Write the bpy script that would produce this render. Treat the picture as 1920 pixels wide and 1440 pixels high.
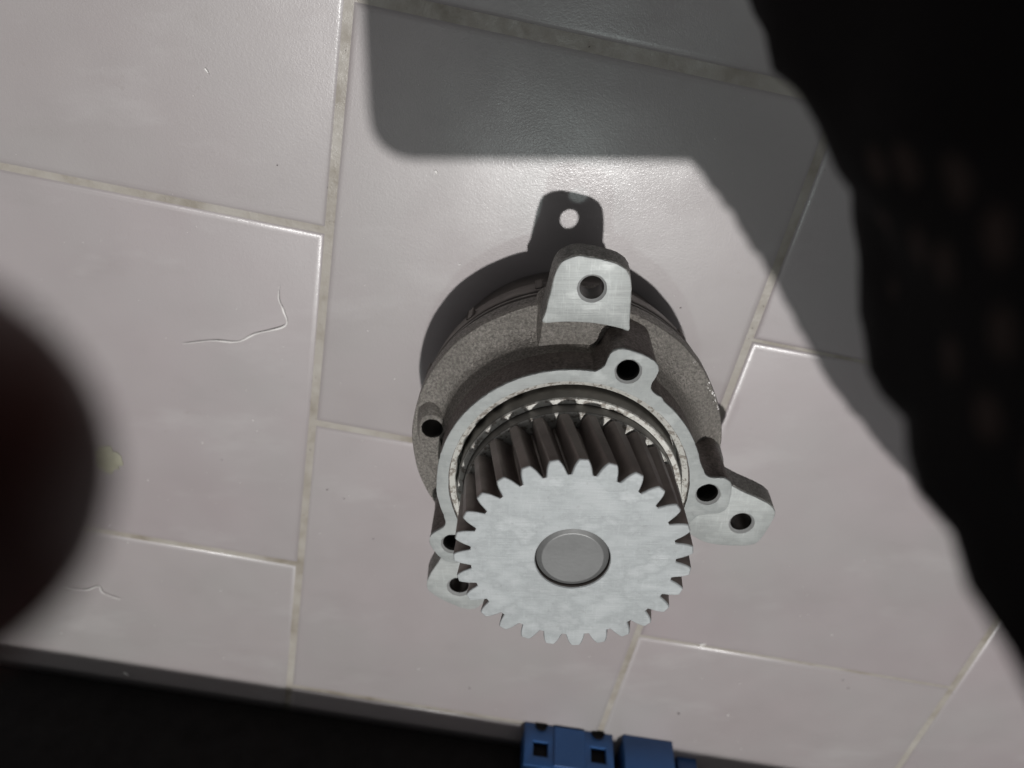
import bpy, bmesh, math, random
from mathutils import Vector, Matrix, noise
from math import radians as rad, sin, cos, pi, hypot, atan2

S = bpy.context.scene
for o in list(bpy.data.objects):
    bpy.data.objects.remove(o)
COL = S.collection
random.seed(7)

# ------------------------------------------------------------------ camera
CAM_H = 0.33635
CAM_ROT = (rad(-28.073), rad(1.648), 0.0)
cam = bpy.data.cameras.new("camera")
cam.sensor_width = 36.0
cam.lens = 27.04
cam.clip_start = 0.004
cam.clip_end = 60.0
cam.dof.use_dof = True
cam.dof.focus_distance = 0.285
cam.dof.aperture_fstop = 9.5
cam_o = bpy.data.objects.new("camera", cam)
cam_o.location = (0, 0, CAM_H)
cam_o.rotation_euler = CAM_ROT
COL.objects.link(cam_o)
S.camera = cam_o
from mathutils import Euler
CAM_M = Matrix.Translation((0, 0, CAM_H)) @ Euler(CAM_ROT, 'XYZ').to_matrix().to_4x4()

# ------------------------------------------------------------------ light
SUN_DIR = Vector((0.079, -0.050, 1.0)).normalized()      # towards the sun, almost overhead
world = bpy.data.worlds.new("World")
S.world = world
world.use_nodes = True
wn = world.node_tree
bg = wn.nodes["Background"]
sky = wn.nodes.new("ShaderNodeTexSky")
sky.sky_type = 'NISHITA'
sky.sun_disc = False
sky.sun_elevation = math.asin(SUN_DIR.z)
sky.sun_rotation = atan2(SUN_DIR.x, SUN_DIR.y)
sky.dust_density = 5.0
sky.air_density = 1.0
sky.ozone_density = 0.3
hs = wn.nodes.new("ShaderNodeHueSaturation")
hs.inputs["Saturation"].default_value = 0.12
wn.links.new(sky.outputs[0], hs.inputs["Color"])
wn.links.new(hs.outputs[0], bg.inputs["Color"])
bg.inputs["Strength"].default_value = 0.05

sun = bpy.data.lights.new("sun", 'SUN')
sun.energy = 4.0
sun.angle = rad(1.0)
sun.color = (1.0, 0.98, 0.965)
sun_o = bpy.data.objects.new("sun", sun)
sun_o.rotation_euler = SUN_DIR.to_track_quat('Z', 'Y').to_euler()
sun_o.location = (0.5, -0.4, 5)
COL.objects.link(sun_o)

# weak cool lamp overhead on the far side: its glint shows inside the phone's shadow and it throws the
# second, paler disc through the lug hole
lamp = bpy.data.lights.new("ceiling_lamp", 'POINT')
lamp.energy = 20.0
lamp.shadow_soft_size = 0.03
lamp.color = (0.86, 1.0, 0.97)
lamp_o = bpy.data.objects.new("ceiling_lamp", lamp)
lamp_o.location = (0.07, -0.545, 2.25)
COL.objects.link(lamp_o)

S.view_settings.view_transform = 'Standard'
S.view_settings.look = 'None'
S.view_settings.gamma = 1.0
S.view_settings.exposure = -0.57
S.view_settings.use_curve_mapping = False

# ------------------------------------------------------------------ material helpers
class NT:
    def __init__(self, name):
        self.m = bpy.data.materials.new(name)
        self.m.use_nodes = True
        self.t = self.m.node_tree
        self.b = self.t.nodes["Principled BSDF"]
    def n(self, kind, **kw):
        x = self.t.nodes.new(kind)
        for k, v in kw.items():
            if k in x.inputs:
                x.inputs[k].default_value = v
            else:
                setattr(x, k, v)
        return x
    def l(self, a, b):
        self.t.links.new(a, b)
    def pos(self, scale=(1, 1, 1), rot=(0, 0, 0), obj=False):
        if obj:
            g = self.n("ShaderNodeTexCoord").outputs["Object"]
        else:
            g = self.n("ShaderNodeNewGeometry").outputs["Position"]
        mp = self.n("ShaderNodeMapping")
        mp.inputs["Scale"].default_value = scale
        mp.inputs["Rotation"].default_value = rot
        self.l(g, mp.inputs["Vector"])
        return mp.outputs[0]
    def noise(self, vec, scale, detail=3.0, rough=0.55):
        x = self.n("ShaderNodeTexNoise")
        x.inputs["Scale"].default_value = scale
        x.inputs["Detail"].default_value = detail
        x.inputs["Roughness"].default_value = rough
        self.l(vec, x.inputs["Vector"])
        return x.outputs["Fac"]
    def ramp(self, fac, stops):
        r = self.n("ShaderNodeValToRGB")
        e = r.color_ramp.elements
        while len(e) < len(stops):
            e.new(0.5)
        for i, (p, c) in enumerate(stops):
            e[i].position = p
            e[i].color = c if len(c) == 4 else (*c, 1)
        self.l(fac, r.inputs[0])
        return r.outputs[0]
    def rng(self, fac, a, b, c, d):
        r = self.n("ShaderNodeMapRange")
        for k, v in zip((1, 2, 3, 4), (a, b, c, d)):
            r.inputs[k].default_value = v
        self.l(fac, r.inputs[0])
        return r.outputs[0]
    def mixc(self, fac, a, b, blend='MIX'):
        x = self.n("ShaderNodeMix", data_type='RGBA', blend_type=blend)
        for s, v in ((x.inputs[0], fac), (x.inputs[6], a), (x.inputs[7], b)):
            if hasattr(v, "is_output"):
                self.l(v, s)
            else:
                s.default_value = v if not isinstance(v, tuple) or len(v) == 4 else (*v, 1)
        return x.outputs[2]
    def bump(self, h, strength, dist, prev=None):
        x = self.n("ShaderNodeBump")
        x.inputs["Strength"].default_value = strength
        x.inputs["Distance"].default_value = dist
        self.l(h, x.inputs["Height"])
        if prev is not None:
            self.l(prev, x.inputs["Normal"])
        return x.outputs[0]
    def set(self, **kw):
        for k, v in kw.items():
            s = self.b.inputs[k.replace("_", " ")]
            if hasattr(v, "is_output"):
                self.l(v, s)
            else:
                s.default_value = (*v, 1) if isinstance(v, tuple) and len(v) == 3 else v
        return self.m

def mat_tile():
    k = NT("glazed_tile")
    p = k.pos()
    big = k.noise(p, 9, 3)
    fine = k.noise(p, 700, 3, .6)
    oi = k.n("ShaderNodeObjectInfo").outputs["Random"]
    c = k.ramp(big, [(.28, (.280, .238, .245)), (.5, (.282, .250, .254)), (.72, (.272, .254, .252))])
    c = k.mixc(k.rng(oi, 0, 1, 0, .35), c, (.258, .252, .238))
    pale = k.ramp(k.noise(k.pos((1, 2.6, 1), (0, 0, -.7)), 11, 5, .6), [(.56, (0, 0, 0)), (.70, (1, 1, 1))])
    c = k.mixc(k.rng(pale, 0, 1, 0, .30), c, (.38, .362, .36))
    # faint rubbed-in smudges
    sm = k.ramp(k.noise(k.pos((1, 2.2, 1), (0, 0, .5)), 26, 5, .6), [(.56, (0, 0, 0)), (.74, (1, 1, 1))])
    c = k.mixc(k.rng(sm, 0, 1, 0, .16), c, (.20, .18, .17))
    dirt = k.ramp(k.noise(p, 230, 2, .5), [(.71, (0, 0, 0)), (.76, (1, 1, 1))])
    c = k.mixc(k.rng(dirt, 0, 1, 0, .18), c, (.20, .17, .15))
    r = k.rng(k.noise(p, 30, 4), .3, .7, .40, .52)
    b1 = k.bump(fine, .11, .0004)
    b2 = k.bump(k.noise(p, 1600, 2, .6), .24, .00022, b1)
    b3 = k.bump(k.noise(p, 14, 2), .25, .0014, b2)
    return k.set(Base_Color=c, Roughness=r, Specular_IOR_Level=.85, Normal=b3, Coat_Weight=.30, Coat_Roughness=.17, Coat_Normal=b3)

def mat_grout():
    k = NT("grout")
    p = k.pos()
    c = k.ramp(k.noise(p, 38, 5, .6), [(.3, (.19, .165, .13)), (.48, (.285, .26, .228)), (.72, (.345, .325, .295))])
    b = k.bump(k.noise(p, 700, 4, .7), .35, .0005)
    return k.set(Base_Color=c, Roughness=k.rng(k.noise(p, 200, 2), .35, .7, .3, .6), Normal=b)

def mat_machined(name, base=(.60, .615, .615), rot=0.0, stain=.5, metallic=.45, rough=(.50, .66), brush=.45):
    k = NT(name)
    p = k.pos()
    br = k.noise(k.pos((14, 420, 60), (0, 0, rot)), 6, 5, .7)
    br2 = k.noise(k.pos((260, 20, 60), (0, 0, rot + .25)), 6, 4, .7)
    st = k.noise(k.pos((1, 1.6, 1), (0, 0, .9)), 62, 6, .64)
    blot = k.ramp(st, [(.36, (1, 1, 1)), (.46, (.74, .75, .75)), (.53, (.88, .89, .89)), (.62, (1, 1, 1))])
    c = k.mixc(stain, base, blot, 'MULTIPLY')
    cloud = k.noise(p, 28, 3, .5)
    c = k.mixc(k.rng(cloud, .35, .68, 0, .45 * stain), c, tuple(x * .74 for x in base))
    c = k.mixc(k.rng(br, .42, .66, 0, brush), c, tuple(x * .66 for x in base))
    c = k.mixc(k.rng(br2, .55, .72, 0, brush * .6), c, tuple(min(1, x * 1.25) for x in base))
    pit = k.ramp(k.noise(p, 560, 3, .5), [(.64, (0, 0, 0)), (.72, (1, 1, 1))])
    c = k.mixc(k.rng(pit, 0, 1, 0, .16 * stain), c, (.13, .12, .11))
    r = k.rng(st, .3, .7, *rough)
    b = k.bump(br, .20, .0004)
    b = k.bump(k.noise(p, 1300, 2), .08, .0002, b)
    return k.set(Base_Color=c, Metallic=metallic, Roughness=r, Normal=b)

def mat_cast(name="cast_aluminium", base=(.245, .228, .207), grain=1.0, metallic=.55):
    k = NT(name)
    p = k.pos()
    g = k.noise(p, 980, 5, .72)
    c = k.ramp(g, [(.34, tuple(x * .55 for x in base)), (.5, base), (.68, tuple(min(1, x * 1.65) for x in base))])
    c = k.mixc(k.rng(k.noise(p, 60, 4), .35, .7, 0, .4), c, tuple(x * .6 for x in base))
    b = k.bump(g, .9 * grain, .0011)
    b = k.bump(k.noise(p, 230, 3), .35 * grain, .0012, b)
    return k.set(Base_Color=c, Metallic=metallic, Roughness=k.rng(g, .35, .65, .62, .34), Normal=b)

def mat_steel(name, base, rough=(.36, .5), metallic=.85, sc=90):
    k = NT(name)
    p = k.pos()
    n = k.noise(p, sc, 4, .6)
    c = k.mixc(k.rng(n, .35, .65, 0, .5), base, tuple(x * .6 for x in base))
    b = k.bump(k.noise(p, 900, 3), .12, .0003)
    return k.set(Base_Color=c, Metallic=metallic, Roughness=k.rng(n, .3, .7, *rough), Normal=b)

def mat_rim():
    # lit ledge round the bore: pale metal with rust-brown pitting
    k = NT("pitted_rim")
    p = k.pos()
    pit = k.ramp(k.noise(p, 520, 4, .65), [(.50, (0, 0, 0)), (.60, (1, 1, 1))])
    c = k.mixc(k.rng(pit, 0, 1, 0, .7), (.50, .495, .46), (.13, .10, .075))
    b = k.bump(pit, .4, -.0003)
    return k.set(Base_Color=c, Metallic=.3, Roughness=.58, Normal=b)

def mat_plain(name, col, rough, metallic=0.0, sc=200, var=.25, bump=.1, coat=0.0, spec=.5):
    k = NT(name)
    p = k.pos()
    n = k.noise(p, sc, 4, .6)
    c = k.mixc(k.rng(n, .3, .7, 0, var), col, tuple(x * .55 for x in col))
    b = k.bump(k.noise(p, sc * 5, 3), bump, .0004)
    return k.set(Base_Color=c, Metallic=metallic, Roughness=k.rng(n, .3, .7, rough * .85, min(1, rough * 1.15)), Normal=b, Coat_Weight=coat, Specular_IOR_Level=spec)

def mat_dotted_cloth():
    k = NT("dotted_black_cloth")
    p = k.pos()
    v = k.n("ShaderNodeTexVoronoi")
    v.inputs["Scale"].default_value = 115
    v.inputs["Randomness"].default_value = .45
    k.l(p, v.inputs["Vector"])
    d = k.ramp(v.outputs["Distance"], [(.20, (1, 1, 1)), (.30, (0, 0, 0))])
    c = k.mixc(k.rng(d, 0, 1, 0, 1), (.006, .005, .0055), (.042, .030, .026))
    b = k.bump(k.noise(p, 700, 3), .4, .0008)
    return k.set(Base_Color=c, Roughness=.95, Specular_IOR_Level=.1, Normal=b)

def mat_skin():
    k = NT("skin")
    p = k.pos()
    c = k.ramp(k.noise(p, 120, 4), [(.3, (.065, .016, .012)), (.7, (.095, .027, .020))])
    b = k.bump(k.noise(p, 800, 3), .25, .0005)
    return k.set(Base_Color=c, Roughness=.55, Normal=b)

TILE, GROUT = mat_tile(), mat_grout()
FACE = mat_machined("machined_aluminium", (.36, .375, .368), 0, .8, .28, (.58, .74), .3)
GEARF = mat_machined("ground_gear_steel", (.45, .47, .475), .12, .95, .45, (.48, .66), .32)
LUGF = mat_machined("filed_lug_face", (.42, .435, .425), .2, .8, .40, (.5, .66), .75)
CAST = mat_cast()
CASTS = mat_cast("smooth_cast_aluminium", (.21, .205, .19), .35)
NECKM = mat_cast("shaded_cast_wall", (.135, .115, .105), .3, .5)  # cast metal darkened: the neck wall's shade is put into its colour
DRUM = mat_steel("turned_drum", (.20, .18, .165), (.45, .6), .6)
TOOTH = mat_steel("shaded_flank_steel", (.20, .172, .158), (.38, .52), .7)  # gear steel darkened: shade on the tooth flanks is put into the colour
HOLE = mat_steel("bore_steel", (.07, .064, .058), (.35, .5), .5)
PIT = mat_steel("shade_black_bore", (.012, .011, .010), (.5, .6), .2)  # near-black colour stands in for the shade inside the blind holes
CHAMF = mat_steel("chamfer_metal", (.40, .405, .40), (.5, .6), .25)
RIM = mat_rim()
SHADEWALL = mat_steel("shaded_bore_wall", (.17, .16, .145), (.4, .55), .6)  # dark colour standing in for shade on the outward bore walls
SHAFT = mat_steel("shaft_end", (.205, .207, .205), (.45, .6), .6)
BLUE = mat_plain("blue_plastic", (.030, .105, .29), .38, 0, 60, .25, .05)
BLACKP = mat_plain("black_plastic", (.006, .0052, .0052), .6, 0, 80, .3, .2, 0.0, .12)
WHITEP = mat_plain("pale_plastic", (.62, .60, .55), .5)
CHIP = mat_plain("white_chip", (.78, .76, .74), .5, 0, 300)
CHIPD = mat_plain("dark_grit", (.06, .05, .045), .6)
LEAF = mat_plain("olive_smear", (.36, .35, .26), .5, 0, 160, .5, .3)
FIBRE = mat_plain("white_fibre", (.70, .68, .66), .5)
CLOTH = mat_dotted_cloth()
SKIN = mat_skin()
NAIL = mat_plain("nail", (.07, .03, .026), .35)
PHONEB = mat_plain("phone_body", (.02, .02, .022), .4)
GLASS = mat_plain("phone_glass", (.01, .01, .012), .15)

# ------------------------------------------------------------------ mesh helpers
def link(name, me, mat, parent=None, smooth=35):
    me.materials.clear()
    me.materials.append(mat)
    if smooth is not None:
        me.shade_smooth()
        me.set_sharp_from_angle(angle=rad(smooth))
    o = bpy.data.objects.new(name, me)
    COL.objects.link(o)
    if parent is not None:
        o.parent = parent
    return o

def empty(name, loc=(0, 0, 0), rz=0.0):
    o = bpy.data.objects.new(name, None)
    o.empty_display_size = .02
    o.location = loc
    o.rotation_euler = (0, 0, rz)
    COL.objects.link(o)
    return o

def tag(o, label=None, cat=None, group=None, kind=None):
    for k, v in (("label", label), ("category", cat), ("group", group), ("kind", kind)):
        if v:
            o[k] = v
    return o

def frombm(bm, name):
    bmesh.ops.recalc_face_normals(bm, faces=bm.faces)
    me = bpy.data.meshes.new(name)
    bm.to_mesh(me)
    bm.free()
    return me

def area(loop):
    return sum(a[0] * b[1] - b[0] * a[1] for a, b in zip(loop, loop[1:] + loop[:1])) / 2

def offset(loop, d):
    """inset a CCW loop by d (negative for outset)"""
    n = len(loop)
    out = []
    for i in range(n):
        a, b, c = Vector(loop[i - 1]), Vector(loop[i]), Vector(loop[(i + 1) % n])
        e1, e2 = (b - a), (c - b)
        e1 = e1.normalized() if e1.length > 1e-9 else e2.normalized()
        e2 = e2.normalized() if e2.length > 1e-9 else e1
        n1, n2 = Vector((-e1.y, e1.x)), Vector((-e2.y, e2.x))
        m = (n1 + n2)
        m = m.normalized() if m.length > 1e-6 else n1
        out.append(tuple(b + m * d / max(.4, m.dot(n1))))
    return out

def catmull(pts, sub=5, closed=True):
    out = []
    n = len(pts)
    for i in range(n if closed else n - 1):
        if closed:
            p0, p1, p2, p3 = (Vector(pts[(i + k) % n]) for k in (-1, 0, 1, 2))
        else:
            p0, p1, p2, p3 = (Vector(pts[min(n - 1, max(0, i + k))]) for k in (-1, 0, 1, 2))
        for j in range(sub):
            t = j / sub
            out.append(tuple(.5 * ((2 * p1) + (p2 - p0) * t + (2 * p0 - 5 * p1 + 4 * p2 - p3) * t * t + (3 * p1 - p0 - 3 * p2 + p3) * t ** 3)))
    if not closed:
        out.append(tuple(pts[-1]))
    return out

def circle(cx, cy, r, n=40):
    return [(cx + r * cos(2 * pi * i / n), cy + r * sin(2 * pi * i / n)) for i in range(n)]

def plate(outer, holes, z0, z1, bev=.0004, draft=0.0, hole_bev=0.0, jitter=0.0):
    """closed solid from a traced outline with holes, rounded top edge; draft widens it downwards"""
    bm = bmesh.new()
    if area(outer) < 0:
        outer = outer[::-1]
    tops, bots = [], []
    for li, L in enumerate([outer] + list(holes)):
        isout = li == 0
        if not isout:
            if area(L) < 0:
                L = L[::-1]
        sg = 1 if isout else -1
        b = bev if isout else hole_bev
        rings = []
        if b > 0:
            rings.append((offset(L, sg * b), z1))
            rings.append((offset(L, sg * b * .3), z1 - b * .3))
        rings.append((L, z1 - b))
        rings.append((offset(L, -draft) if isout and draft else L, z0))
        vr = []
        for R_, z in rings:
            vr.append([bm.verts.new((x + (random.uniform(-jitter, jitter) if jitter else 0),
                                     y + (random.uniform(-jitter, jitter) if jitter else 0), z)) for x, y in R_])
        for a, c in zip(vr, vr[1:]):
            n = len(a)
            for i in range(n):
                bm.faces.new((a[i], a[(i + 1) % n], c[(i + 1) % n], c[i]))
        tops.append(vr[0]); bots.append(vr[-1])
    for grp in (tops, bots):
        es = []
        for r in grp:
            for i in range(len(r)):
                e = bm.edges.get((r[i], r[(i + 1) % len(r)]))
                es.append(e)
        bmesh.ops.triangle_fill(bm, use_beauty=True, use_dissolve=False, edges=es)
    return frombm(bm, "plate")

def lathe(profile, n=96, closed=False, cx=0, cy=0, wob=0.0):
    bm = bmesh.new()
    rings = []
    for r, z in profile:
        rings.append([bm.verts.new((cx + r * cos(2 * pi * i / n), cy + r * sin(2 * pi * i / n),
                                    z + (wob * noise.noise((r * 90 * cos(2 * pi * i / n), r * 90 * sin(2 * pi * i / n), z * 50)) if wob else 0))) for i in range(n)])
    prs = list(zip(rings, rings[1:]))
    if closed:
        prs.append((rings[-1], rings[0]))
    for a, b in prs:
        for i in range(n):
            bm.faces.new((a[i], a[(i + 1) % n], b[(i + 1) % n], b[i]))
    return bm

def lathe_me(profile, n=96, closed=False, cx=0, cy=0, cap_first=False, cap_last=False, wob=0.0):
    bm = lathe(profile, n, closed, cx, cy, wob)
    bm.verts.ensure_lookup_table()
    if cap_first:
        bm.faces.new(bm.verts[:n][::-1])
    if cap_last:
        bm.faces.new(bm.verts[-n:])
    return frombm(bm, "lathe")

def box_bm(bm, cx, cy, z0, z1, sx, sy, bev=.001, seg=2, rot=0.0, top=1.0):
    r = bmesh.ops.create_cube(bm, size=1.0)
    vs = r["verts"]
    for v in vs:
        t = top if v.co.z > 0 else 1.0
        x, y = v.co.x * sx * t, v.co.y * sy * t
        z = z0 if v.co.z < 0 else z1
        v.co = (cx + x * cos(rot) - y * sin(rot), cy + x * sin(rot) + y * cos(rot), z)
    if bev:
        es = list({e for v in vs for e in v.link_edges})
        bmesh.ops.bevel(bm, geom=es, offset=bev, segments=seg, affect='EDGES', profile=.6)

def tube_bm(bm, pts, rads, n=10):
    pts = [Vector(p) for p in pts]
    rings = []
    up = Vector((.13, .21, .97))
    for i, p in enumerate(pts):
        t = (pts[min(i + 1, len(pts) - 1)] - pts[max(i - 1, 0)]).normalized()
        u = t.cross(up)
        u = u.normalized() if u.length > 1e-5 else Vector((1, 0, 0))
        w = t.cross(u)
        rings.append([bm.verts.new(p + rads[i] * (u * cos(2 * pi * k / n) + w * sin(2 * pi * k / n))) for k in range(n)])
    for a, b in zip(rings, rings[1:]):
        for i in range(n):
            bm.faces.new((a[i], a[(i + 1) % n], b[(i + 1) % n], b[i]))
    bm.faces.new(rings[0][::-1])
    bm.faces.new(rings[-1])

def chip_local(bm, cx, cy, z, sx, sy, rot):
    n = 6
    vs_ = []
    for i in range(n):
        x = cos(2 * pi * i / n) * sx * random.uniform(.6, 1)
        y = sin(2 * pi * i / n) * sy * random.uniform(.6, 1)
        vs_.append(bm.verts.new((cx + x * cos(rot) - y * sin(rot), cy + x * sin(rot) + y * cos(rot), z)))
    t = bm.verts.new((cx, cy, z + .0003))
    for i in range(n):
        bm.faces.new((vs_[i], vs_[(i + 1) % n], t))

# ------------------------------------------------------------------ floor: grout bed + separate tiles
PHI = rad(-11.22)
def grid(a, b):
    return (a * cos(PHI) - b * sin(PHI), a * sin(PHI) + b * cos(PHI))
bm = bmesh.new()
G = 26
ext = 1.25
vs = {}
c0 = grid(.05, -.2)
for (sx, sy) in ((-1, -1), (1, -1), (1, 1), (-1, 1)):
    g = grid(.03 + sx * ext, -.22 + sy * ext)
    vs[(sx, sy)] = (g[0], g[1])
top = [bm.verts.new((*vs[k], -.0008)) for k in ((-1, -1), (1, -1), (1, 1), (-1, 1))]
bot = [bm.verts.new((*vs[k], -.03)) for k in ((-1, -1), (1, -1), (1, 1), (-1, 1))]
bm.faces.new(top); bm.faces.new(bot[::-1])
for i in range(4):
    bm.faces.new((top[i], bot[i], bot[(i + 1) % 4], top[(i + 1) % 4]))
floor = link("floor", frombm(bm, "floor"), GROUT, None, None)
tag(floor, kind="structure")

TS = .1955
def tile_mesh():
    bm = bmesh.new()
    h = TS / 2
    prof = [(0.0, -.006), (0.0, -.0014), (.0004, -.0009), (.0010, -.00042), (.0020, -.00014), (.0034, 0.0)]
    rings = []
    for ins, z in prof:
        a = h - ins
        rings.append([bm.verts.new((x * a, y * a, z)) for x, y in ((-1, -1), (1, -1), (1, 1), (-1, 1))])
    for r, s in zip(rings, rings[1:]):
        for i in range(4):
            bm.faces.new((r[i], r[(i + 1) % 4], s[(i + 1) % 4], s[i]))
    bm.faces.new(rings[-1]); bm.faces.new(rings[0][::-1])
    return frombm(bm, "tile")
tme = tile_mesh()
tme.materials.append(TILE)
tme.shade_smooth()
tme.set_sharp_from_angle(angle=rad(60))
vj = [-1.075, -.874, -.673, -.472, -.2715, -.0707, .1316, .3317, .5327, .7337, .9347, 1.1357]
boff = {4: -.119, 5: -.0216, 6: -.1303, 7: -.035, 3: -.05, 2: -.13, 8: -.11, 1: -.02, 9: -.04, 0: -.1, 10: -.12}
for ci in range(len(vj) - 1):
    w = vj[ci + 1] - vj[ci]
    ca = (vj[ci] + vj[ci + 1]) / 2
    for k in range(-5, 6):
        b0 = boff[ci] + .2 * k
        if ci == 6:
            b0 = -.1303 + .1985 * k
        cb = b0 - .1 + (.0024 if ci == 5 and k == 1 else 0)
        if abs(cb + .22) > 1.13 or abs(ca - .03) > 1.14:
            continue
        o = bpy.data.objects.new("tile", tme)
        COL.objects.link(o)
        o.parent = floor
        x, y = grid(ca, cb)
        o.location = (x, y, random.uniform(-.00012, .00012))
        o.rotation_euler = (random.uniform(-.0012, .0012), random.uniform(-.0012, .0012), PHI + random.uniform(-.0015, .0015))
        o.scale = ((w - .0028) / TS, (.2 - .0022) / TS, 1)

# ------------------------------------------------------------------ water pump
PX, PY = .0150, -.1785
pump = empty("water_pump", (PX, PY, 0))
tag(pump, "cast aluminium pump with helical gear standing upright on the tiled floor", "pump")
MM = .001
def mm(L):
    return [(x * MM, y * MM) for x, y in L]
ZR, ZL, ZF, ZG, ZGB = .0878, .0765, .0575, .1299, .1010

RIB_ANG = (101, 130, 160, 70, 40)
# lower drum below the flange
drum = link("drum", lathe_me([(.030, .0), (.0575, .0), (.0585, .001), (.0585, .024), (.0630, .0255), (.0635, .0265), (.0635, .0340),
                              (.0628, .0348), (.0628, .0362), (.0648, .0368), (.0650, .0385), (.0648, .0392), (.0630, .0398), (.0630, .0412),
                              (.0650, .0418), (.0652, .0436), (.0632, .0445), (.0632, .0462), (.0655, .0468), (.0655, .0480), (.030, .0481)],
                             144, True), DRUM, pump)
for ang in RIB_ANG:
    bmx = bmesh.new()
    a = rad(ang)
    box_bm(bmx, .0632 * cos(a), .0632 * sin(a), .0275, .0360, .0036, .0026, .0004, 1, a)
    link("rib", frombm(bmx, "rib"), DRUM, drum)

# flange (rough sand-cast plate with fillet to the neck)
fl = []
for i in range(200):
    a = 2 * pi * i / 200
    r = .0660 + .00025 * noise.noise((6 * cos(a), 6 * sin(a), 0))
    fl.append((r * cos(a), r * sin(a)))
flange = link("flange", plate(fl, [circle(0, 0, .044, 64), circle(-.0558, .0128, .0045, 32)], .0482, ZF, .0010), CAST, pump)
fb = lathe([(.0632, ZF + .00008), (.0612, ZF + .0005), (.0590, ZF + .0014), (.0568, ZF + .0029), (.0550, ZF + .0050), (.0537, ZF + .0078), (.0528, ZF + .0112), (.0519, ZF + .0150),
            (.0490, ZF + .0152), (.0490, ZF - .002)], 288, False, 0, 0, .0004)
bmesh.ops.delete(fb, geom=[f for f in fb.faces if hypot(f.calc_center_median().x + .0558, f.calc_center_median().y - .0128) < .0060], context='FACES')
link("fillet", frombm(fb, "fillet"), CAST, flange)
wear = bmesh.new()
for i in range(16):
    a = rad(random.uniform(17, 29)) if i < 11 else rad(random.uniform(5, 40))
    r = .0655 - abs(random.gauss(0, .0007))
    chip_local(wear, r * cos(a), r * sin(a), ZF - .0001, random.uniform(.0003, .0010), random.uniform(.0002, .0005), a + pi / 2)
wo = link("worn_edge", frombm(wear, "wear"), CHIP, flange, None)
wo["label"] = "bright chips worn into the dark flange edge"

# neck with the machined mounting ring: one outline with its bolt ears
def arc(r, a0, a1, n):
    return [(r * cos(rad(a0 + (a1 - a0) * i / n)), r * sin(rad(a0 + (a1 - a0) * i / n))) for i in range(n + 1)]
RO = 51.9
ring = []
ring += [(32.8, 40.9), (30.1, 42.7), (28.7, 44.7), (28.9, 46.9), (30.1, 49.5), (30.8, 51.9), (30.4, 54.1), (28.5, 56.2), (24.6, 58.3), (19.7, 60.1), (16.6, 60.5), (13.8, 59.4), (12.3, 56.8), (11.3, 53.8), (8.6, 51.6)]
ring += arc(RO, 83, 176, 22)
ring += [(-52.2, -2.9), (-51.2, -9.6), (-49.6, -16.0), (-49.3, -18.7), (-50.4, -21.0), (-55.3, -24.9), (-56.3, -28.6), (-54.8, -33.0), (-51.8, -37.3), (-48.1, -39.5), (-45.0, -39.7), (-41.5, -37.8), (-38.5, -36.2)]
ring += arc(RO, -132, -96, 7)
ring += [(-4.6, -52.8), (-3.8, -57.5), (-.5, -60.4), (5.0, -61.0), (10.0, -59.6), (12.6, -56), (12.6, -52.2)]
ring += arc(RO, -72, -22, 10)
ring += [(50.7, -14.5), (53.1, -12.6), (57.7, -12.0), (61.4, -10.9), (63.4, -8.5), (63.9, -4.3), (63.8, 1.4), (62.8, 3.9), (60.8, 5.4), (58.5, 5.6), (55.6, 5.6), (53.2, 6.8), (51.8, 9.6)]
ring += arc(RO, 14, 49, 8)
RING = catmull(mm(ring), 4)
EARS = [(19.9, 51.6), (54.9, -2.2), (-46.6, -29.5), (4.3, -54.8)]
neck_holes = [circle(x * MM, y * MM, .0050, 32) for x, y in EARS]
neck = link("neck", plate(offset(RING, .0002), [circle(0, 0, .0470, 96)] + neck_holes, ZF - .006, ZR - .0012, .0001, .0006, 0, 0), NECKM, pump)
face = link("mounting_ring", plate(RING, [circle(0, 0, .0473, 120)] + neck_holes, ZR - .0012, ZR, .00035, 0, .0, .00011), FACE, pump)

def bore(x, y, z, r0, r1, depth, parent, name="bolt_hole", blind=True, cham=.0011):
    prof = [(r0, z - .00005), (r0 - .0001, z - .0002), (r1 + .0001, z - cham)]
    link("chamfer", lathe_me(prof, 40, False, x, y), CHAMF, None).parent = (h := link(name, lathe_me(
        [(r1 + .0001, z - cham)] + [(r1 - (.00025 if i % 2 else 0), z - cham - .0006 * (i + 1)) for i in range(int(depth / .0006))], 36, False, x, y, False, blind), PIT if blind else HOLE, parent, 20))
    return h
for x, y in EARS:
    bore(x * MM, y * MM, ZR, .0050, .00415, .024, face)

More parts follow.
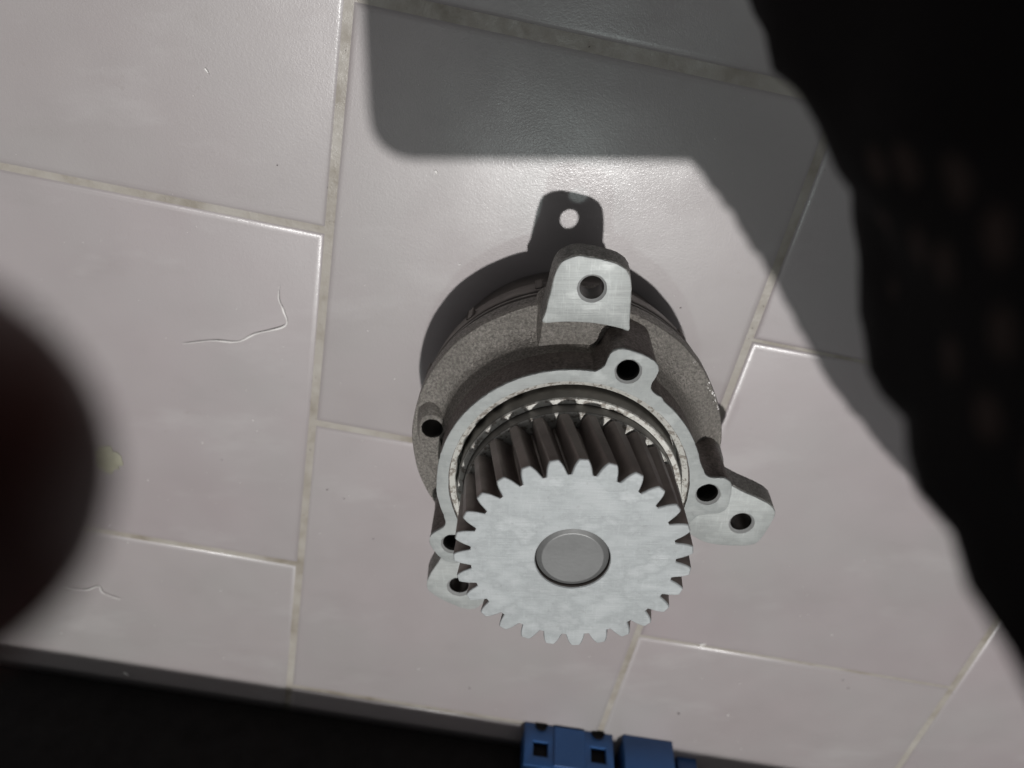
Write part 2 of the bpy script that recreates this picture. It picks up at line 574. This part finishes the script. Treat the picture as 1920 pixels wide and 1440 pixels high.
# bolt lugs
def lug(outline, hx, hy, label, sub=4, bottom=.0645):
    L = catmull(mm(outline), sub)
    base = link("bolt_lug", plate(offset(L, .00015), [circle(hx * MM, hy * MM, .0054, 36)], bottom, ZL - .0010, .0001, .0007, 0, .0001), CASTS, pump)
    base["label"] = label
    link("lug_face", plate(L, [circle(hx * MM, hy * MM, .0054, 36)], ZL - .0010, ZL, .00045, 0, 0, .00006), LUGF, base)
    link("chamfer", lathe_me([(.0054, ZL - .00005), (.0053, ZL - .0002), (.00445, ZL - .0012)], 40, False, hx * MM, hy * MM), CHAMF, base)
    link("hole_wall", lathe_me([(.00445, ZL - .0012), (.00445, bottom + .0002), (.0054, bottom)], 36, False, hx * MM, hy * MM), HOLE, base)
    return base
lug([(-11.1, 65.5), (-10.3, 69.5), (-8.8, 76.6), (-7.1, 84.4), (-4.8, 88.8), (0.2, 91.0), (5.0, 90.6), (10.2, 89.6), (15.1, 88.0), (18.6, 85.3), (20.1, 80.8), (20.5, 72.8), (20.6, 66.5), (20.5, 62.6),
     (17.0, 63.6), (10.6, 65.0), (2.9, 65.8), (-4.7, 65.8)], 6.2, 79.0, "lug with a pale filed face above the flange")
lug([(58.0, -4.0), (64.5, -4.6), (72.2, -8.8), (79.0, -12.1), (84.3, -15.3), (86.8, -18.6), (87.0, -21.5), (85.8, -26.0), (83.4, -32.6), (80.5, -36.2), (75.0, -37.0), (69.1, -37.0), (63.8, -36.4), (58.0, -34.6), (51, -29.5), (46.5, -25), (47.5, -12)],
    73.9, -24.9, "lug sticking out to the right beside the gear")
lug([(-50.5, -35.0), (-53.7, -46.8), (-58.6, -55.9), (-60.6, -61.7), (-59.8, -66.2), (-54.5, -70.9), (-47.2, -75.2), (-42.1, -76.7), (-37.6, -75.2), (-33.0, -68.0), (-29.0, -55.0), (-27, -44.5), (-37, -37)],
    -46.2, -63.3, "lug half hidden behind the gear teeth")

# cast block joining the upper lug to the neck, boss on the left of the flange, buttress by the right lug
blk = [(-12.8, 45.5), (-12.4, 54), (-11.2, 64), (-10.8, 68), (-6, 70), (6, 70), (17, 69), (19.8, 66), (20.0, 58), (14, 56.5), (10.6, 53.5), (9.2, 49.4), (4, 47)]
link("rib", plate(catmull(mm(blk), 3), [], ZF - .003, .0678, .0013, .0022, 0, .00015), CAST, flange)
BO = (.8, 3.0)
boss = link("boss", plate(catmull(mm([(x + BO[0], y + BO[1]) for x, y in [(-62.2, 8.0), (-61.4, 13.6), (-58.0, 16.4), (-54.0, 15.8), (-51.0, 12.0), (-50.2, 4), (-51.4, -5), (-55.4, -9), (-60, -6.0), (-62.2, 1.0)]]), 4),
                          [circle(-.0558, .0128, .0045, 32)], ZF - .002, .0660, .0011, .0022, .0002, .0001), CAST, flange)
link("bolt_hole", lathe_me([(.0045, .0657), (.0041, .0650), (.0040, .0645), (.0040, .020)], 36, False, -.0558, .0128, False, True), PIT, boss)
link("rib", plate(catmull(mm([(47, 3), (60, 4.4), (65.0, 1.0), (66.5, -6), (66.5, -14), (65.5, -28), (58, -32), (47, -22)]), 3), [], .0480, .0650, .0010, .0012, 0, .0001), CASTS, flange)
link("rib", plate(catmull(mm([(-46, -16), (-55, -24), (-57, -32), (-54, -44), (-50, -54), (-44, -55), (-38, -54), (-32, -46)]), 3), [], .0480, .0650, .0010, .0012, 0, .0001), CASTS, flange)

# bore: step, pitted rim, groove, bearing sleeve, shoulder wall in shade colour, seal plate
link("bore_rim", lathe_me([(.0473, ZR - .0004), (.0472, ZR - .0016), (.0466, ZR - .0018), (.0448, ZR - .0024), (.0444, ZR - .0034), (.0444, ZR - .016)], 160), RIM, face)
slv = link("bearing_sleeve", lathe_me([(.0444, .0730), (.0433, .0730), (.0433, .0929), (.0430, .0934), (.0416, .0935), (.0412, .0935), (.0412, .0900)], 160), RIM, pump)
link("sleeve_wall", lathe_me([(.04345, .0730), (.04345, .0924), (.0431, .0928)], 160), SHADEWALL, slv)  # dark shell over the sleeve's outer side, its shade painted in
link("shoulder_wall", lathe_me([(.0410, .0920), (.0410, .0988), (.0407, .0992)], 160), SHADEWALL, slv)  # outer wall of the shoulder below the teeth, shade painted into it
link("seal_plate", lathe_me([(.0409, .0990), (.0405, .0994), (.0300, .0995), (.0150, .0995)], 120), RIM, slv)

# gear: hub body + 27 teeth + shaft end
NT_, RT, RR = 27, .0413, .0354
PITCH = 2 * pi / NT_
HELIX = rad(-7.6)
TOP_A = rad(86.9)
half = [(0.0, .462), (.03, .438), (.10, .415), (.25, .378), (.42, .343), (.60, .298), (.76, .250), (.88, .206), (.96, .170), (1.0, .138)]
def tooth_profile(ins):
    L = []
    for t, w in half:
        r = RR + (RT - RR) * t
        L.append((r, -w * PITCH))
    L.append((RT, 0.0))
    for t, w in half[::-1]:
        r = RR + (RT - RR) * t
        L.append((r, w * PITCH))
    pts = [(r * cos(a), r * sin(a)) for r, a in L]
    if ins:
        res = []
        n = len(pts)
        for i in range(n):
            if i == 0 or i == n - 1:
                res.append(pts[i]); continue
            a, c = Vector(pts[i - 1]), Vector(pts[i + 1])
            e = (c - a).normalized()
            res.append(tuple(Vector(pts[i]) + Vector((-e.y, e.x)) * ins))
        pts = res
    return pts
def rotp(p, a):
    return (p[0] * cos(a) - p[1] * sin(a), p[0] * sin(a) + p[1] * cos(a))
gear_e = RR * 1.0
def tooth_mesh():
    bm = bmesh.new()
    full, ins, ins2 = tooth_profile(0), tooth_profile(.00042), tooth_profile(.00015)
    levels = [(ins, ZG), (ins2, ZG - .00018), (full, ZG - .0005)]
    NZ = 10
    for k in range(1, NZ + 1):
        levels.append((full, ZG - .0005 - (ZG - .0005 - ZGB) * k / NZ))
    rows = []
    for prof, z in levels:
        a = HELIX * (z - ZG) / (ZG - ZGB)
        rows.append([bm.verts.new((*rotp(p, a), z)) for p in prof])
    for r, s in zip(rows, rows[1:]):
        for i in range(len(r) - 1):
            bm.faces.new((r[i], r[i + 1], s[i + 1], s[i]))
    ftop = bm.faces.new(rows[0])
    fbot = bm.faces.new(rows[-1][::-1])
    me = bpy.data.meshes.new("tooth")
    bmesh.ops.recalc_face_normals(bm, faces=bm.faces)
    if ftop.normal.z < 0:
        bmesh.ops.reverse_faces(bm, faces=bm.faces)
    for f in bm.faces:
        c = f.calc_center_median()
        f.material_index = 0 if c.z > ZG - .0004 else 1
    bm.to_mesh(me); bm.free()
    me.materials.append(GEARF); me.materials.append(TOOTH)
    me.shade_smooth()
    me.set_sharp_from_angle(angle=rad(28))
    return me
# hub body: its rim follows the tooth roots so that the teeth butt against it
def gear_body():
    bm = bmesh.new()
    w = half[0][1] * PITCH
    rim = []
    for i in range(NT_):
        a = TOP_A + i * PITCH
        for d in (-w, w):
            rim.append((RR, a + d))
    n = len(rim)
    lv = [ZG] + [ZG - (ZG - ZGB) * k / 10 for k in range(1, 11)]
    rows = []
    for z in lv:
        ah = HELIX * (z - ZG) / (ZG - ZGB)
        rows.append([bm.verts.new((r * cos(a + ah), r * sin(a + ah), z)) for r, a in rim])
    for r, s in zip(rows, rows[1:]):
        for i in range(n):
            bm.faces.new((r[i], r[(i + 1) % n], s[(i + 1) % n], s[i]))
    inner = [bm.verts.new((.0133 * cos(TOP_A + 2 * pi * i / n), .0133 * sin(TOP_A + 2 * pi * i / n), ZG)) for i in range(n)]
    inner2 = [bm.verts.new((.0130 * cos(TOP_A + 2 * pi * i / n), .0130 * sin(TOP_A + 2 * pi * i / n), ZG - .0004)) for i in range(n)]
    inner3 = [bm.verts.new((.0130 * cos(TOP_A + 2 * pi * i / n), .0130 * sin(TOP_A + 2 * pi * i / n), ZG - .0120)) for i in range(n)]
    for a, b in ((rows[0], inner), (inner, inner2), (inner2, inner3)):
        for i in range(n):
            bm.faces.new((a[i], a[(i + 1) % n], b[(i + 1) % n], b[i]))
    bm.faces.new(rows[-1])
    bmesh.ops.recalc_face_normals(bm, faces=bm.faces)
    me = bpy.data.meshes.new("gear")
    for f in bm.faces:
        f.material_index = 0 if f.calc_center_median().z > ZG - .0005 else 1
    bm.to_mesh(me); bm.free()
    me.materials.append(GEARF); me.materials.append(TOOTH)
    me.shade_smooth()
    me.set_sharp_from_angle(angle=rad(30))
    return me
gear = bpy.data.objects.new("gear", gear_body())
COL.objects.link(gear); gear.parent = pump
tm = tooth_mesh()
for i in range(NT_):
    o = bpy.data.objects.new("tooth", tm)
    COL.objects.link(o); o.parent = gear
    o.rotation_euler = (0, 0, TOP_A + i * PITCH)
shaft = link("shaft", lathe_me([(.0240, .0800), (.0240, ZGB + .0001), (.0126, ZGB + .0002), (.0127, ZG - .0020), (.0126, ZG - .0016), (.0109, ZG - .0006), (.0106, ZG - .0005), (.006, ZG - .00055), (.0003, ZG - .0006)], 80, False, 0, 0, False, True), SHAFT, pump, 12)

# ------------------------------------------------------------------ black case at the lower edge with blue connectors
case = empty("tool_case", (*grid(.02, -.415), 0), PHI)
tag(case, "large black plastic case along the lower edge, in its own shade", "case")
bm = bmesh.new(); box_bm(bm, .0, -.1215, .004, .250, 1.20, .20, .004, 3)
link("body", frombm(bm, "body"), BLACKP, case)
bm = bmesh.new(); box_bm(bm, .0, -.129, .250, .300, 1.22, .222, .005, 3)
link("lid", frombm(bm, "lid"), BLACKP, case)
for x in (-.5, .5):
    bm = bmesh.new(); box_bm(bm, x, -.138, 0, .0045, .05, .16, .001, 1)
    link("foot", frombm(bm, "foot"), BLACKP, case)

def connector(cx, cy, w, h, d, holes, label, name="plastic_connector", notch=True, rail=None):
    e = empty(name, (cx, cy, 0), PHI + .012)
    tag(e, label, "connector", "blue plastic connectors beside the black case")
    # front plate with real square sockets, built from an outline with holes and stood upright
    out = [(-w / 2, 0), (w / 2, 0), (w / 2, h), (-w / 2, h)]
    out = offset(out, 0)
    hl = [[(x - s / 2, z - s / 2), (x + s / 2, z - s / 2), (x + s / 2, z + s / 2), (x - s / 2, z + s / 2)] for x, z, s in holes]
    me = plate(out, hl, -.0035, 0, .0007, 0, .0003)
    me.transform(Matrix(((1, 0, 0, 0), (0, 0, 1, 0), (0, 1, 0, 0), (0, 0, 0, 1))))
    me.flip_normals()
    tilt = Matrix.Rotation(rad(9), 4, 'X')
    me.transform(tilt)
    link("front_plate", me, BLUE, e)
    bm = bmesh.new(); box_bm(bm, 0, -.0065 - d / 2, 0.0, h * .985, w * .985, d, .0012, 2)
    link("housing", frombm(bm, "housing"), BLUE, e)
    for x, z, s in holes:
        bm = bmesh.new(); box_bm(bm, x, -.0055 + .0 , z - s * .55, z + s * .55, s * 1.1, .0018, 0)
        link("socket", frombm(bm, "socket"), BLACKP, e)
        if notch:
            bm = bmesh.new()
            bmesh.ops.create_cone(bm, cap_ends=True, segments=20, radius1=s * .42, radius2=s * .42, depth=.0014,
                                  matrix=Matrix.Translation((x, .0003, .0008)) @ Matrix.Rotation(pi / 2, 4, 'X'))
            bmesh.ops.bisect_plane(bm, geom=bm.verts[:] + bm.edges[:] + bm.faces[:], plane_co=(0, 0, .0002), plane_no=(0, 0, -1), clear_outer=True)
            link("notch", frombm(bm, "notch"), BLACKP, e)
    if rail:
        bm = bmesh.new(); box_bm(bm, rail[0], .0008, .0008, h * .97, rail[1], .0016, .0004, 1)
        o = link("raised_panel", frombm(bm, "raised_panel"), BLUE, e); o.rotation_euler = (rad(9), 0, 0)
    bm = bmesh.new(); box_bm(bm, -.002, -.008 - d / 2, h * .985, h + .005, w * .97, d * .9, .001, 1)
    link("cap", frombm(bm, "cap"), WHITEP, e)
    return e
connector(.0275, -.4322, .0580, .0275, .014, [(-.0185, .0165, .0095), (.0190, .0150, .0100)],
          "wide blue plastic connector with two square sockets by the black case", rail=(.0, .0200))
connector(.0790, -.4395, .0330, .0330, .016, [], "plain narrower blue plastic block right of the socketed connector", "plastic_block", False)
connector(.1060, -.4580, .0130, .0140, .010, [], "smallest blue plastic piece at the right end of the connectors", "plastic_piece", False)

# ------------------------------------------------------------------ litter on the tiles
def px_floor(u, v, z=0.0):
    d = CAM_M.to_3x3() @ Vector(((u - 960) / 1442.0, -(v - 720) / 1442.0, -1))
    t = (z - CAM_H) / d.z
    return Vector((d.x * t, d.y * t, z))
def fibre(name, pix, r, label):
    P = [px_floor(u, v) for u, v in pix]
    P = catmull([tuple(p) for p in P], 6, False)
    n = len(P)
    pts = [Vector((x, y, .0005 + .0007 * (.5 + .5 * sin(i * .37)) )) for i, (x, y, z) in enumerate(P)]
    rr = [r * min(1, .25 + 3 * min(i, n - 1 - i) / n) * (1 + .35 * sin(i * .9)) for i in range(n)]
    bm = bmesh.new(); tube_bm(bm, pts, rr, 6)
    return tag(link(name, frombm(bm, name), FIBRE), label, "fibre")
fibre("loose_fibre", [(344, 643), (400, 637), (446, 640), (482, 624), (536, 609), (532, 582), (524, 560), (525, 535)], .00042, "thin bent white fibre lying on the tile left of the pump")
fibre("loose_thread", [(118, 1098), (160, 1104), (185, 1098), (195, 1110), (228, 1122)], .0003, "short curled thread on the lower left tile near the finger")
def chip_bm(bm, p, sx, sy, h, rot):
    n = random.choice((5, 6, 7))
    b = [(cos(2 * pi * i / n + random.uniform(-.3, .3)) * random.uniform(.7, 1), sin(2 * pi * i / n + random.uniform(-.3, .3)) * random.uniform(.7, 1)) for i in range(n)]
    lo, hi = [], []
    for x, y in b:
        X, Y = x * sx, y * sy
        q = (p.x + X * cos(rot) - Y * sin(rot), p.y + X * sin(rot) + Y * cos(rot))
        lo.append(bm.verts.new((*q, .00002)))
        hi.append(bm.verts.new((p.x + (q[0] - p.x) * .7, p.y + (q[1] - p.y) * .7, h * random.uniform(.7, 1.1))))
    for i in range(n):
        bm.faces.new((lo[i], lo[(i + 1) % n], hi[(i + 1) % n], hi[i]))
    bm.faces.new(hi)
for (u, v, a, b, rot, lab) in ((388, 132, .0021, .0006, -1.0, "small white sliver on the upper left tile"),
                               (818, 322, .0016, .0006, -.9, "small white sliver just below the phone shadow"),
                               (862, 495, .0008, .0007, 0, "round white crumb beside the pump's shadow"),
                               (1365, 1340, .0010, .0007, 0, "white crumb with a dark edge on the lower right tile"),
                               (237, 1263, .0024, .0007, -.8, "pale sliver lying in the shade of the black case"),
                               (1318, 1208, .0028, .0009, .1, "pale crumb stuck on the joint right of the gear")):
    bm = bmesh.new(); chip_bm(bm, px_floor(u, v), a, b, .0007, rot)
    tag(link("paint_chip", frombm(bm, "chip"), CHIP, None, None), lab, "chip", "paint chips on the tiles")
bm = bmesh.new(); chip_bm(bm, px_floor(1272, 1337), .0009, .0006, .0008, .3)
tag(link("grit_grain", frombm(bm, "grit"), CHIPD, None, None), "dark grain of grit on the lower right tile", "grit")
bm = bmesh.new()
specks = [(380, 830), (278, 900), (450, 905), (115, 1187), (420, 1233), (290, 1172), (414, 1107), (785, 1254), (1080, 1150), (1260, 1253), (1384, 1390), (1316, 1272), (1387, 1281), (1390, 1404),
          (1500, 1154), (1515, 1152), (1303, 1389), (690, 620), (655, 930), (730, 460), (740, 710), (1340, 260), (475, 788), (482, 808), (205, 985), (240, 1017), (600, 1000), (1480, 1060), (1560, 1190), (1620, 1050), (1105, 1230), (930, 1330)]
for u, v in specks:
    chip_bm(bm, px_floor(u, v), random.uniform(.0003, .0006), random.uniform(.00025, .00045), .0004, random.uniform(0, 3))
for _ in range(150):
    chip_bm(bm, px_floor(random.uniform(0, 1700), random.uniform(150, 1400)), random.uniform(.00012, .00026), random.uniform(.0001, .0002), .0002, random.uniform(0, 3))
tag(link("dust_specks", frombm(bm, "specks"), CHIP, None, None), "tiny white specks of dust scattered over the tiles", "dust", None, "stuff")
bm = bmesh.new()
for u, v in ((645, 935), (614, 918), (1276, 577), (416, 862), (320, 1330), (1105, 88), (520, 310), (700, 1010), (880, 1290), (1580, 1275), (1590, 1290)):
    chip_bm(bm, px_floor(u, v), random.uniform(.0004, .0009), random.uniform(.0002, .0003), .0003, random.uniform(-.6, .6))
for _ in range(70):
    a = random.choice((-.0707, .1316, .3317)) + random.gauss(0, .0022)
    q = Vector((*grid(a, random.uniform(-.42, 0)), 0))
    chip_bm(bm, q, random.uniform(.0001, .0004), random.uniform(.0001, .0002), .0002, random.uniform(0, 3))
tag(link("dark_specks", frombm(bm, "specks"), CHIPD, None, None), "tiny dark specks of grit scattered over the tiles", "grit", None, "stuff")
# olive smear partly hidden by the finger
bm = bmesh.new()
c = px_floor(202, 862)
R1 = []
for i in range(28):
    a = 2 * pi * i / 28
    r = 1 + .45 * noise.noise((2.6 * cos(a), 2.6 * sin(a), 3))
    R1.append((c.x + .0078 * r * cos(a), c.y + .0082 * r * sin(a)))
me = plate(R1, [], .00001, .0006, .00035)
tag(link("dried_smear", me, LEAF), "olive-green dried smear on the tile beside the finger", "smear")

# ------------------------------------------------------------------ person: sleeve, hands; the phone that took the picture
person = empty("person", (.2, -.12, 0))
tag(person, "person in a black dotted sleeve leaning in from the right, finger before the lens", "person")
PINV = Matrix.Translation((-.2, .12, 0))
def sleeve_mesh():
    bm = bmesh.new()
    # stations: s along the forearm, left edge, half width, droop, skew of the drooping cloth, height
    st = [(-.012, .078, .004, .02, 0, .262), (-.009, .070, .012, .07, -.2, .284), (0.000, 0.0585, 0.0200, 0.1277, -0.30, 0.3000), (0.015, 0.0404, 0.0196, 0.1118, -0.26, 0.3009), (0.030, 0.0220, 0.0193, 0.0959, -0.17, 0.3019), (0.045, 0.0080, 0.0193, 0.0819, -0.02, 0.3028),
          (0.060, -0.0052, 0.0129, 0.0759, 0.06, 0.3037), (0.080, 0.0023, 0.0146, 0.0709, 0.20, 0.3050), (0.100, 0.0038, 0.0175, 0.0703, 0.29, 0.3100), (0.120, 0.0019, 0.0203, 0.0730, 0.33, 0.3150), (0.140, 0.0002, 0.0231, 0.0775, 0.34, 0.3200), (0.165, -0.0026, 0.0253, 0.0824, 0.32, 0.3263),
          (0.200, -0.0067, 0.0272, 0.0860, 0.30, 0.3350), (0.250, -0.0172, 0.0284, 0.0883, 0.28, 0.3371), (0.310, -0.0209, 0.0288, 0.0884, 0.26, 0.3396), (0.380, -0.0184, 0.0288, 0.0873, 0.25, 0.3425), (0.440, -0.0130, 0.0288, 0.0865, 0.23, 0.3450), (.450, .0, .02, .03, .2, .345)]
    n = 72
    rows = []
    K = 6
    def lerp(i, t):
        a, b = st[i], st[i + 1]
        return [x + (y - x) * t for x, y in zip(a, b)]
    secs = [lerp(i, j / K) for i in range(len(st) - 1) for j in range(K)] + [list(st[-1])]
    u = Vector((.7071, -.7071, 0)); wv = Vector((.7071, .7071, 0))
    for s, wl, a, b, sk, zc in secs:
        wl += .003 if s > .09 else -.003
        r = []
        for k in range(n):
            th = 2 * pi * k / n
            dz = (min(.05, .008 + max(0, s - .1) * .3) if sin(th) > 0 else b) * sin(th)
            ar = a if cos(th) < 0 else a * 2.6
            p = u * s + wv * (wl + a + ar * cos(th) + sk * max(0, -dz)) + Vector((0, 0, zc + dz))
            p.x += .0016 * max(0, min(1, (.11 - s) / .03))
            nn = .0016 * noise.noise(p * 40) + .0022 * noise.noise(p * 110 + Vector((5, 1, 2)))
            p += (wv * cos(th) + Vector((0, 0, sin(th)))) * nn
            r.append(bm.verts.new(PINV @ p))
        rows.append(r)
    for a, b in zip(rows, rows[1:]):
        for i in range(n):
            bm.faces.new((a[i], a[(i + 1) % n], b[(i + 1) % n], b[i]))
    bm.faces.new(rows[0][::-1]); bm.faces.new(rows[-1])
    return frombm(bm, "sleeve")
sl = link("sleeve", sleeve_mesh(), CLOTH, person, 80)
sl["label"] = "black sleeve with faint dots, out of focus"

def capsule(bm, p0, p1, r0, r1, n=18):
    p0, p1 = Vector(p0), Vector(p1)
    d = p1 - p0
    L = d.length
    t = d / L
    m = t.to_track_quat('Z', 'Y').to_matrix()
    rings = []
    H = 5
    for k in range(H):
        a = -pi / 2 + (pi / 2) * (k + .35) / H
        rings.append((p0 + t * r0 * sin(a), r0 * cos(a)))
    rings.append((p0, r0)); rings.append((p1, r1))
    for k in range(H):
        a = (pi / 2) * (k + .65) / H
        rings.append((p1 + t * r1 * sin(a), r1 * cos(a)))
    vs = []
    for c, r in rings:
        vs.append([bm.verts.new(c + m @ Vector((r * cos(2 * pi * i / n), r * sin(2 * pi * i / n), 0))) for i in range(n)])
    for a, b in zip(vs, vs[1:]):
        for i in range(n):
            bm.faces.new((a[i], a[(i + 1) % n], b[(i + 1) % n], b[i]))
    bm.faces.new(vs[0][::-1]); bm.faces.new(vs[-1])

def hand(chains, label, nails):
    """chains: lists of (camera-space point, radius); grown into one continuous skin"""
    bm = bmesh.new()
    for ch in chains:
        for (p, r), (q, s) in zip(ch, ch[1:]):
            capsule(bm, CAM_M @ Vector(p), CAM_M @ Vector(q), r, s)
    bm.transform(PINV)
    me = bpy.data.meshes.new("hand"); bm.to_mesh(me); bm.free()
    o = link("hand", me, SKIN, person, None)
    o["label"] = label
    md = o.modifiers.new("remesh", 'REMESH'); md.mode = 'VOXEL'; md.voxel_size = .0016; md.use_smooth_shade = True
    sm = o.modifiers.new("smooth", 'SMOOTH'); sm.iterations = 5; sm.factor = .5
    for p, d in nails:
        b2 = bmesh.new()
        bmesh.ops.create_uvsphere(b2, u_segments=16, v_segments=10, radius=1)
        b2.transform(PINV @ CAM_M @ Matrix.Translation(p) @ Vector(d).to_track_quat('X', 'Z').to_matrix().to_4x4() @ Matrix.Diagonal((.0062, .0052, .0012, 1)))
        link("fingernail", frombm(b2, "nail"), NAIL, o)
    return o
# left end of the phone: the index fingertip strays in front of the lens, the rest stays behind the phone's edge
hand([
    [((-.120, .120, .030), .026), ((-.108, .090, .020), .025), ((-.098, .064, .012), .020)],
    [((-.120, .120, .030), .026), ((-.084, .098, .020), .022), ((-.074, .074, .014), .018)],
    [((-.100, .060, .006), .0125), ((-.088, .036, -.020), .0118), ((-.060, .012, -.033), .0112), ((-.0276, -.0040, -.0325), .0100)],          # index
    [((-.086, .066, .004), .0122), ((-.074, .048, -.014), .0112), ((-.062, .030, -.016), .0105), ((-.050, .018, -.006), .0095)],             # middle
    [((-.070, .074, .006), .0115), ((-.056, .058, -.012), .0108), ((-.044, .040, -.014), .0100), ((-.034, .026, -.004), .0090)],             # ring
    [((-.056, .086, .008), .0105), ((-.040, .070, -.008), .0095), ((-.028, .052, -.010), .0088), ((-.018, .036, -.003), .0080)],             # little
    [((-.106, .086, .030), .0140), ((-.086, .052, .036), .0125), ((-.062, .022, .027), .0110)],                                              # thumb on the screen side
], "left hand at the phone's edge, fingertip blurred before the lens", [((-.037, .002, -.0418), (.9, -.45, -.03))])
hand([
    [((.176, -.060, -.004), .026), ((.158, -.040, .010), .024), ((.146, -.016, .012), .017)],
    [((.200, -.098, -.020), .029), ((.176, -.060, -.004), .026), ((.150, -.062, .010), .020)],
    [((.148, -.012, .006), .0115), ((.132, -.006, -.010), .0108), ((.114, -.004, -.011), .0100), ((.100, -.003, -.004), .0090)],
    [((.150, -.032, .004), .0120), ((.132, -.030, -.012), .0112), ((.113, -.029, -.012), .0104), ((.098, -.028, -.005), .0094)],
    [((.152, -.052, .002), .0115), ((.134, -.053, -.012), .0108), ((.116, -.054, -.011), .0100), ((.103, -.055, -.004), .0090)],
    [((.156, -.070, .002), .0105), ((.140, -.074, -.010), .0096), ((.124, -.077, -.009), .0088), ((.112, -.079, -.004), .0080)],
    [((.158, -.040, .022), .0140), ((.130, -.022, .030), .0125), ((.106, -.014, .024), .0110)],
], "right hand gripping the phone's other end", [])

phone = empty("smartphone", (0, 0, CAM_H))
tag(phone, "dark phone held over the floor, shown by its rounded shadow at the top", "phone")
phone.rotation_euler = CAM_ROT
def rrect(x0, x1, y0, y1, r, n=8):
    L = []
    for cx, cy, a0 in ((x1 - r, y1 - r, 0), (x0 + r, y1 - r, 90), (x0 + r, y0 + r, 180), (x1 - r, y0 + r, 270)):
        for k in range(n + 1):
            a = rad(a0 + 90 * k / n)
            L.append((cx + r * cos(a), cy + r * sin(a)))
    return L
link("body", plate(rrect(-.0410, .134, -.1040, .014, .019), [], .003, .0115, .001), PHONEB, phone)
link("screen", plate(rrect(-.0380, .131, -.1010, .011, .016), [], .0115, .0119, .0001), GLASS, phone)
